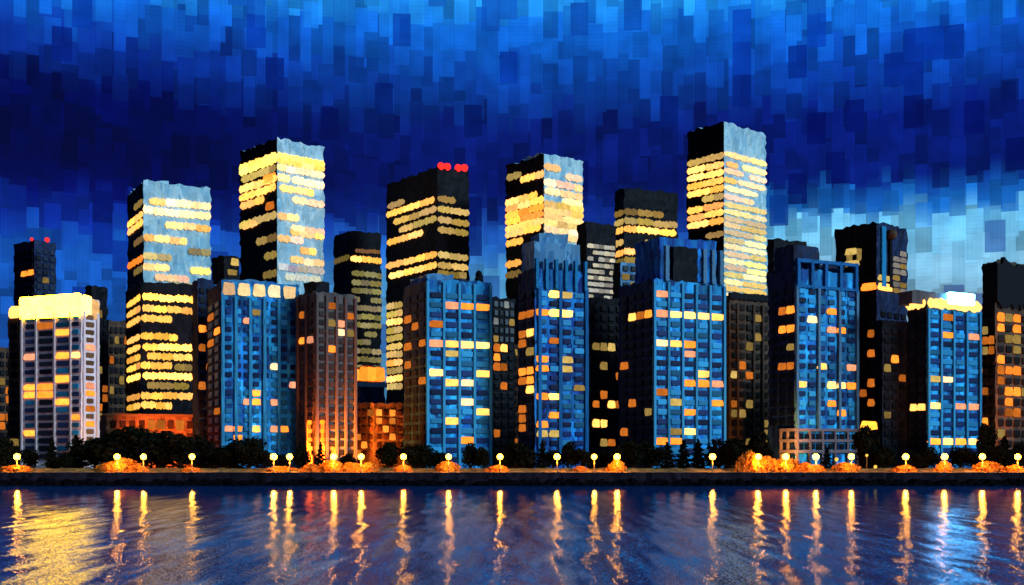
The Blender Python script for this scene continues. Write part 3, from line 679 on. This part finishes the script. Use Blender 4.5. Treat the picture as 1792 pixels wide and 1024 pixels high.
# ================================================================== GROUND, QUAY, WATER
def struct(name, me, loc=(0, 0, 0)):
    o = link(name, me, None, loc); o['kind'] = 'structure'; return o
struct('water', mesh('water', [(-6000, -300, 0), (6000, -300, 0), (6000, QY+1, 0), (-6000, QY+1, 0)], [(0, 1, 2, 3)], 'water'))
struct('ground', mesh('ground', [(-9000, QY+26, GZ-.004), (9000, QY+26, GZ-.004), (9000, 9000, GZ-.004), (-9000, 9000, GZ-.004)], [(0, 1, 2, 3)], 'dark_soil'))
struct('pavement', mesh('pavement', [(-3000, QY+.8, GZ), (3000, QY+.8, GZ), (3000, QY+26, GZ), (-3000, QY+26, GZ)], [(0, 1, 2, 3)], 'paving'))
v = []; f = []; rr = random.Random(3); N = 300
for i in range(N+1):
    X = -300+600*i/N; a = rr.uniform(-.25, .25); c = rr.uniform(-.2, .2)
    v += [(X, QY+a, -1), (X, QY+c, 2.6), (X, QY+rr.uniform(-.2, .2), GZ+.06), (X, QY+.9, GZ+.06)]
for i in range(N):
    for k in range(3): f.append((4*i+k, 4*i+4+k, 4*i+5+k, 4*i+1+k))
struct('embankment', mesh('embankment', v, f, 'quay_stone'))
v = []; f = []
for i in range(1500):
    X = rr.uniform(-235, 235); s_ = rr.uniform(.5, 1.3); yy = QY-.3-rr.uniform(0, 5.0); zz = max(0, (2.6-(QY-yy)*.5)) * rr.uniform(.6, 1.05)
    o = len(v)
    for k in range(8):
        v.append((X+s_*(1 if k & 1 else -1)*rr.uniform(.6, 1.1), yy+s_*(1 if k & 2 else -1)*rr.uniform(.5, 1), zz-.4+s_*(.8 if k & 4 else -.8)*rr.uniform(.5, 1)))
    for q in ((0, 1, 3, 2), (4, 6, 7, 5), (0, 4, 5, 1), (2, 3, 7, 6), (0, 2, 6, 4), (1, 5, 7, 3)): f.append(tuple(o+w for w in q))
o = link('rock_revetment', mesh('rock_revetment', v, f, 'rock')); o['kind'] = 'stuff'

v = []; f = []; N = 240
for i in range(N+1):
    X = -260+520*i/N; hh = 1.25+rr.uniform(-.18, .18)
    v += [(X, QY+10, GZ+.004), (X, QY+13, GZ+hh*.7+rr.uniform(-.1, .1)), (X, QY+17, GZ+hh), (X, QY+19, GZ+.004)]
for i in range(N):
    for k in range(3): f.append((4*i+k, 4*i+4+k, 4*i+5+k, 4*i+1+k))
struct('glow_catch_bank', mesh('glow_catch_bank', v, f, 'bank'))  # low ridge added to catch the lamps as an orange strip

# ================================================================== STREET LAMPS
def tube(r0, r1, z0, z1, n=10):
    v = [(r0*math.cos(2*math.pi*i/n), r0*math.sin(2*math.pi*i/n), z0) for i in range(n)] + [(r1*math.cos(2*math.pi*i/n), r1*math.sin(2*math.pi*i/n), z1) for i in range(n)]
    f = [(i, (i+1) % n, n+(i+1) % n, n+i) for i in range(n)] + [tuple(range(n-1, -1, -1)), tuple(range(n, 2*n))]
    return v, f
def join(*parts):
    v = []; f = []
    for pv, pf in parts:
        o = len(v); v += pv; f += [tuple(q+o for q in p_) for p_ in pf]
    return v, f
pole_me = mesh('pole', *join(tube(.34, .28, 0, .5), tube(.17, .13, .5, 4.1), tube(.24, .3, 4.1, 4.35)), 'pole_metal')
collar_me = mesh('collar', *tube(.5, .62, 4.3, 4.55), 'pole_metal')
globes = [mesh('globe', *ico(1.1, k, .09), 'lamp_glass') for k in range(3)]
warm = (1, .60, .16)
LAMPS = [(30, 1.0, 'street lamp in front of the cream apartment block at the far left', 1), (205, .95, 'street lamp over the orange shrubs before the dark tree mound', 1),
 (251, .9, 'street lamp just right of the orange shrubs before the dark tree mound', .5), (336, .9, 'dim street lamp at the right end of the dark tree mound', .4),
 (479, 1.05, 'left lamp of the close pair before the right end of the attic lit block', .8), (507, .95, 'right lamp of the close pair before the right end of the attic lit block', .8),
 (584, 1.0, 'street lamp in front of the grey brown orange washed block', 1), (632, .95, 'street lamp left of the low brick house', 1), (706, .95, 'street lamp right of the low brick house', .7),
 (785, .85, 'street lamp in front of the block below the red beacon tower', .6), (875, .95, 'street lamp before the narrow grey block', .7), (975, 1.0, 'street lamp in front of the deep blue stepped tower', .6),
 (1040, .85, 'left lamp of the pair before the black block in the central gap', .5), (1080, 1.0, 'right lamp of the pair before the black block in the central gap', .9),
 (1247, 1.0, 'street lamp among pines before the block below the tallest tower', .5), (1327, .95, 'left of two street lamps in the big orange hedge', 1), (1375, 1.05, 'right of two street lamps in the big orange hedge', 1),
 (1428, .95, 'street lamp before the middle of the white arcaded base', .8), (1490, .95, 'street lamp at the right end of the white arcaded base', .7),
 (1585, 1.0, 'street lamp before the gap left of the bright crowned block', .8), (1653, 1.0, 'street lamp between two round trees before the bright crowned block', .8), (1719, .95, 'street lamp at the right edge of the bright crowned block', 1), (1781, .95, 'street lamp nearest the right edge of the photo', 1)]
for k, (px, s_, lab, pw) in enumerate(LAMPS):
    D = 407.0; X = (px-CX)*S*D
    t = thing('street_lamp', lab, 'street lamp', (X, D, GZ), 'globe street lamps along the quay')
    link('pole', pole_me, t); link('collar', collar_me, t)
    link('globe', globes[k % 3], t, (0, 0, 5.45), k, (s_, s_, s_), (1, .42, .02, 1))
    L = bpy.data.lights.new('lamp_light', 'POINT'); L.color = (1, .28, .025); L.energy = 9000*pw; L.shadow_soft_size = .6
    lo = bpy.data.objects.new('lamp_light', L); COL.objects.link(lo); lo.parent = t; lo.location = (0, -.2, 3.4 if False else 5.4-2.1)
for px, py, s_, lab in ((1464, 804, .6, 'small low lamp with greenish globe between the two arcade lamps'), (1517, 797, .45, 'tiny lamp high among leaves right of the arcade'), (1532, 817, .55, 'tiny amber path lamp close to the ground right of the arcade')):
    D = 408.0; X = (px-CX)*S*D; zz = H+(HY-py)*S*D-GZ
    t = thing('path_lamp', lab, 'path lamp', (X, D, GZ))
    link('pole', pole_me, t, scale=(.6, .6, max(.1, (zz-.5)/4.4))); link('globe', globes[1], t, (0, 0, zz), 0, (s_, s_, s_), (.8, .45, .06, .05))

# floodlights at the foot of the orange washed block and the brick hall
hous = join(tube(.5, .5, 0, .25), tube(.42, .55, .25, .9))
hous_me = mesh('housing', *hous, 'pole_metal'); lens_me = mesh('lens', *tube(.46, .46, .9, .96), 'lamp_glass')
for px, D, tgt, en, c, lab in ((553, 443, (4, 8, 10), 600000, (1, .17, .012), 'ground floodlight left of the two pines under the orange washed block'),
                               (566, 444, (8, 9, 8), 550000, (1, .26, .02), 'ground floodlight right of the two pines under the orange washed block'),
                               (645, 448, (2, 22, 8), 260000, (1, .22, .02), 'ground floodlight lighting the low brick house'),
                               (262, 470, (0, 30, 12), 320000, (1, .2, .03), 'ground floodlight behind the tree mound lighting the brick hall'),
                               (1385, 436, (0, 16, 9), 110000, (1, .42, .08), 'ground floodlight lighting the white arcaded base'),
                               (158, 438, (0, 12, 14), 18000, (1, .42, .08), 'ground floodlight at the right corner of the cream block'),
                               (1760, 470, (0, 30, 22), 300000, (1, .28, .05), 'added ground floodlight for orange glow on the far right block')):  # last one is added to carry street glow up the facade
    X = (px-CX)*S*D
    t = thing('floodlight', lab, 'floodlight', (X, D, GZ)); link('housing', hous_me, t); link('lens', lens_me, t, color=(1, .3, .03, .1))
    L = bpy.data.lights.new('flood_beam', 'SPOT'); L.energy = en; L.color = c; L.spot_size = R(78); L.spot_blend = .8; L.shadow_soft_size = .5
    lo = bpy.data.objects.new('flood_beam', L); COL.objects.link(lo); lo.parent = t; lo.location = (0, 0, 1.3)
    lo.rotation_euler = Vector(tgt).to_track_quat('-Z', 'Y').to_euler()

# ================================================================== TREES AND SHRUBS
def leaf(v, f, rr, c, s_):
    n = Vector((rr.gauss(0, 1), rr.gauss(0, 1), rr.gauss(0, 1))).normalized(); a = n.orthogonal().normalized(); b_ = n.cross(a)
    o = len(v)
    for k in range(5):
        t = 2*math.pi*k/5+rr.random(); q = s_*rr.uniform(.7, 1.2); v.append(tuple(Vector(c)+a*q*math.cos(t)+b_*q*math.sin(t)))
    f.append(tuple(range(o, o+5)))
def conifer(seed):     # height 1, half-width about .25
    rr = random.Random(seed); v = []; f = []
    for i in range(900):
        h = 1-rr.random()**.62; wdt = (.26*(1-h)+.015)*(.75+.35*math.sin(h*38+seed)); a = rr.uniform(0, 6.28); r = wdt*rr.random()**.4
        leaf(v, f, rr, (r*math.cos(a), r*math.sin(a), .06+.94*h-.15*r), .034)
    return v, f
def broad(seed, flat=1.0):   # unit crown about 1 wide, .75 high
    rr = random.Random(seed); v = []; f = []
    lobes = [(rr.uniform(-.25, .25), rr.uniform(-.25, .25), rr.uniform(.35, .75), rr.uniform(.16, .27)) for _ in range(9)] + [(0, 0, .3, .3), (0, .1, .72, .22)]
    for i in range(2200):
        L = rr.choice(lobes); d = Vector((rr.gauss(0, 1), rr.gauss(0, 1), rr.gauss(0, 1))).normalized()*L[3]*rr.random()**.33
        leaf(v, f, rr, (L[0]+d.x, L[1]+d.y, L[2]+d.z*.95), .036)
    return v, f
def low(seed):       # shrub: unit width, height about .5, from the ground up
    rr = random.Random(seed); v = []; f = []
    for i in range(900):
        a = rr.uniform(0, 6.28); e = rr.random(); r = .5*math.sqrt(1-e*e)*rr.random()**.35*(1+.2*math.sin(3*a+seed))
        leaf(v, f, rr, (r*math.cos(a), r*math.sin(a), .5*e*rr.uniform(.7, 1.05)), .055)
    return v, f
CON = [mesh('crown', *conifer(k), 'leaf_dark') for k in range(3)]
BRO = [mesh('crown', *broad(k+10), 'leaf_dark') for k in range(4)]
SHR = [mesh('shrub', *low(k+30), 'leaf_painted_glow') for k in range(3)]
def limbs(seed):
    rr = random.Random(seed); parts = [tube(.05, .03, 0, .55, 8)]
    for k in range(4):
        a = k*1.57+rr.random(); vv, ff = tube(.022, .01, 0, .35, 6)
        vv = [(x_+z_*.6*math.cos(a), y_+z_*.6*math.sin(a), .3+z_) for x_, y_, z_ in vv]; parts.append((vv, ff))
    return join(*parts)
TRB = mesh('trunk', *limbs(1), 'bark'); TRC = mesh('trunk', *tube(.022, .006, 0, .9, 8), 'bark')
protos = {}
def tree(px, top, w, kind, lab, D=424.0, var=0, group='dark trees along the quay'):
    X = (px-CX)*S*D; hgt = (H+(HY-top)*S*D-GZ); wid = w*S*D
    key = (kind, var)
    if key not in protos:
        t = thing('conifer' if kind == 'c' else 'broadleaf_tree', lab, 'tree', (X, D, GZ), group)
        link('trunk', TRC if kind == 'c' else TRB, t); link('crown', (CON if kind == 'c' else BRO)[var], t); protos[key] = t
    else:
        src = protos[key]; t = src.copy(); COL.objects.link(t)
        for ch in src.children:
            q = ch.copy(); COL.objects.link(q); q.parent = t
    t['label'] = lab; t.location = (X, D, GZ); t.rotation_euler = (0, 0, px*.7)
    t.scale = (wid*(2.4 if kind == 'c' else 1.7), wid*(2.4 if kind == 'c' else 1.7), hgt*(1.08 if kind == 'c' else 1.2))
for a in ((10, 770, 40, 'b', 'round dark tree at the left edge of the photo'), (52, 789, 24, 'b', 'small round tree at the left foot of the cream block'),
          (91, 770, 30, 'c', 'left of two pointed pines before the cream block'), (134, 767, 38, 'c', 'right of two pointed pines before the cream block'),
          (168, 772, 54, 'b', 'leftmost tree of the dark mound beside the cream block'), (205, 758, 74, 'b', 'tree of the dark mound behind the lamp over orange shrubs'),
          (238, 753, 80, 'b', 'tallest tree at the crest of the dark mound'), (278, 760, 74, 'b', 'tree of the dark mound right of its crest'),
          (316, 766, 64, 'b', 'tree of the dark mound left of the dim lamp'), (350, 774, 52, 'b', 'rightmost tree of the dark mound, right of the dim lamp'),
          (392, 784, 50, 'b', 'low tree left of the pines before the attic lit block'), (436, 771, 46, 'b', 'high dark tree before the middle of the attic lit block'),
          (462, 790, 30, 'b', 'small tree left of the close pair of lamps'), (412, 776, 34, 'c', 'pointed pine before the attic lit block'),
          (530, 780, 21, 'b', 'small oval tree right of the close pair of lamps'), (561, 777, 22, 'c', 'slim pine before the orange washed block'),
          (610, 796, 22, 'b', 'small tree between the two lamps of the orange washed block'), (679, 779, 34, 'b', 'round dark tree before the low brick house'),
          (732, 782, 40, 'b', 'tree at the left foot of the block below the red beacon tower'), (822, 779, 26, 'b', 'upright tree right of the lamp below the red beacon tower'),
          (846, 786, 22, 'b', 'small tree at the right foot of the block below the red beacon tower'), (902, 778, 46, 'b', 'wide tree right of the lamp before the narrow grey block'),
          (949, 774, 26, 'c', 'pointed pine left of the lamp of the deep blue tower'), (994, 777, 26, 'b', 'upright tree right of the lamp of the deep blue tower'),
          (1018, 788, 26, 'b', 'small tree left of the pair of lamps in the central gap'), (1060, 790, 24, 'b', 'small tree between the pair of lamps in the central gap'),
          (1108, 776, 42, 'b', 'tree right of the pair of lamps in the central gap'), (1140, 784, 36, 'b', 'tree at the left foot of the block below the tallest tower'),
          (1168, 778, 40, 'c', 'first pine from the left before the block below the tallest tower'), (1196, 774, 36, 'c', 'second pine from the left before the block below the tallest tower'),
          (1222, 773, 36, 'c', 'pine just left of the lamp before the block below the tallest tower'), (1280, 772, 46, 'b', 'black tree left of the big orange hedge'),
          (1326, 762, 36, 'b', 'round black tree standing behind the big orange hedge'), (1447, 786, 26, 'c', 'small pine before the white arcaded base'),
          (1517, 752, 34, 'b', 'tall round tree right of the white arcaded base'), (1554, 786, 34, 'b', 'dark tree left of the lamp in the gap before the crowned block'),
          (1622, 786, 32, 'b', 'round tree left of the lamp before the bright crowned block'), (1680, 786, 30, 'b', 'round tree right of the lamp before the bright crowned block'),
          (1724, 748, 22, 'b', 'tall slender tree at the right edge of the bright crowned block'), (1758, 768, 42, 'c', 'large pine between the two rightmost lamps'),
          (118, 794, 30, 'b', 'low dark tree between the two pines before the cream block'), (494, 797, 20, 'b', 'tiny dark tree behind the close pair of lamps'),
          (752, 790, 30, 'b', 'low dark tree left of the lamp below the red beacon tower'), (770, 795, 26, 'b', 'tiny dark tree just left of the lamp below the red beacon tower'),
          (884, 792, 30, 'b', 'low dark tree touching the lamp before the narrow grey block'), (926, 790, 34, 'b', 'low dark tree left of the pine of the deep blue tower'),
          (968, 793, 26, 'b', 'low dark tree behind the lamp of the deep blue tower'), (1088, 794, 26, 'b', 'low dark tree just right of the central pair of lamps'),
          (1258, 786, 34, 'b', 'dark tree just right of the lamp among the pines'), (1304, 782, 34, 'b', 'dark tree behind the left end of the big orange hedge'),
          (1540, 790, 32, 'b', 'low dark tree right of the tall round tree by the arcade'), (1602, 796, 24, 'b', 'tiny dark tree right of the lamp left of the crowned block'),
          (1704, 793, 26, 'b', 'low dark tree left of the slender tree by the crowned block'), (1740, 784, 34, 'b', 'dark tree right of the slender tree by the crowned block'),
          (1786, 780, 30, 'b', 'tree at the right edge of the photo')):
    tree(*a, D=424+(a[0]*37 % 9), var=int(a[0]*13) % (3 if a[3] == 'c' else 4))
sproto = {}
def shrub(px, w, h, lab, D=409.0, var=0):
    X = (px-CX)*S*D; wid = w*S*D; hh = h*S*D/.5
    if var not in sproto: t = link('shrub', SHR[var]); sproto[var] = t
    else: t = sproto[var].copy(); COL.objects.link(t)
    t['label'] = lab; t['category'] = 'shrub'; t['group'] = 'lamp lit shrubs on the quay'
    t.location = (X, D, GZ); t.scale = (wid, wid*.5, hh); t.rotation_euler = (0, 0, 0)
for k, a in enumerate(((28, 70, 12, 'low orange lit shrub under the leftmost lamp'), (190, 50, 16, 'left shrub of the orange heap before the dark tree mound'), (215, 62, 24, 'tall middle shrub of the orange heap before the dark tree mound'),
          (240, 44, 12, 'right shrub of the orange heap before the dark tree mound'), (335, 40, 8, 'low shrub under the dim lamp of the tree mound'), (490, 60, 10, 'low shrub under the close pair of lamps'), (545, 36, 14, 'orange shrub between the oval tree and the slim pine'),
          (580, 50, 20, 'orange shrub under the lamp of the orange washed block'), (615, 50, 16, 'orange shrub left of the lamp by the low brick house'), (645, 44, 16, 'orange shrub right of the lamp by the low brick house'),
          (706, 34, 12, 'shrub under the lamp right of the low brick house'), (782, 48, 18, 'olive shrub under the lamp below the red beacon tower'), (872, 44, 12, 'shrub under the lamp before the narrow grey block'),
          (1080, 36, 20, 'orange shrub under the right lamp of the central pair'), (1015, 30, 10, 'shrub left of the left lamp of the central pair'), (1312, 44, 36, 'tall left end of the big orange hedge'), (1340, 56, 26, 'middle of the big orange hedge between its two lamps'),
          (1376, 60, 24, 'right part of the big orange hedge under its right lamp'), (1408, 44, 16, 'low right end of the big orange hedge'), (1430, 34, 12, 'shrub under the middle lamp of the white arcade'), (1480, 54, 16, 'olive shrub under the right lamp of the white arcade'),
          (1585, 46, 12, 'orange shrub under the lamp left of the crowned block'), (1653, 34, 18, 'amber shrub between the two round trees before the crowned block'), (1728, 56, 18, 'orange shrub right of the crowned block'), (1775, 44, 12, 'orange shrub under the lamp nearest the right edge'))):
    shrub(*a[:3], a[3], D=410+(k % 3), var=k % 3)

# ================================================================== CAMERA, RENDER
cd = bpy.data.cameras.new('camera'); cam = bpy.data.objects.new('camera', cd); COL.objects.link(cam); SC.camera = cam
cam.location = (0, 0, H); cam.rotation_euler = (R(90), 0, 0)
cd.sensor_width = 36; cd.lens = 36/(1792*S); cd.shift_y = (HY-512)/1792; cd.clip_end = 20000; cd.clip_start = .5
SC.view_settings.view_transform = 'Standard'; SC.view_settings.look = 'None'; SC.view_settings.exposure = 0; SC.view_settings.gamma = 1
SC.cycles.use_denoising = True
try: SC.cycles.denoiser = 'OPENIMAGEDENOISE'
except Exception: pass
SC.cycles.max_bounces = 5; SC.cycles.diffuse_bounces = 2; SC.cycles.glossy_bounces = 3
SC.cycles.sample_clamp_indirect = 8
# footprints must stay clear of each other
def clear(p_, q_):
    for poly in (p_, q_):
        for i in range(len(poly)):
            a, b_ = poly[i], poly[(i+1) % len(poly)]; n = (b_[1]-a[1], a[0]-b_[0])
            A = [n[0]*x_+n[1]*y_ for x_, y_ in p_]; B = [n[0]*x_+n[1]*y_ for x_, y_ in q_]
            if max(A) <= min(B) or max(B) <= min(A): return True
    return False
for i in range(len(FOOT)):
    for j in range(i):
        if not clear(FOOT[i][1], FOOT[j][1]): print('OVERLAP', FOOT[i][0], '|', FOOT[j][0])
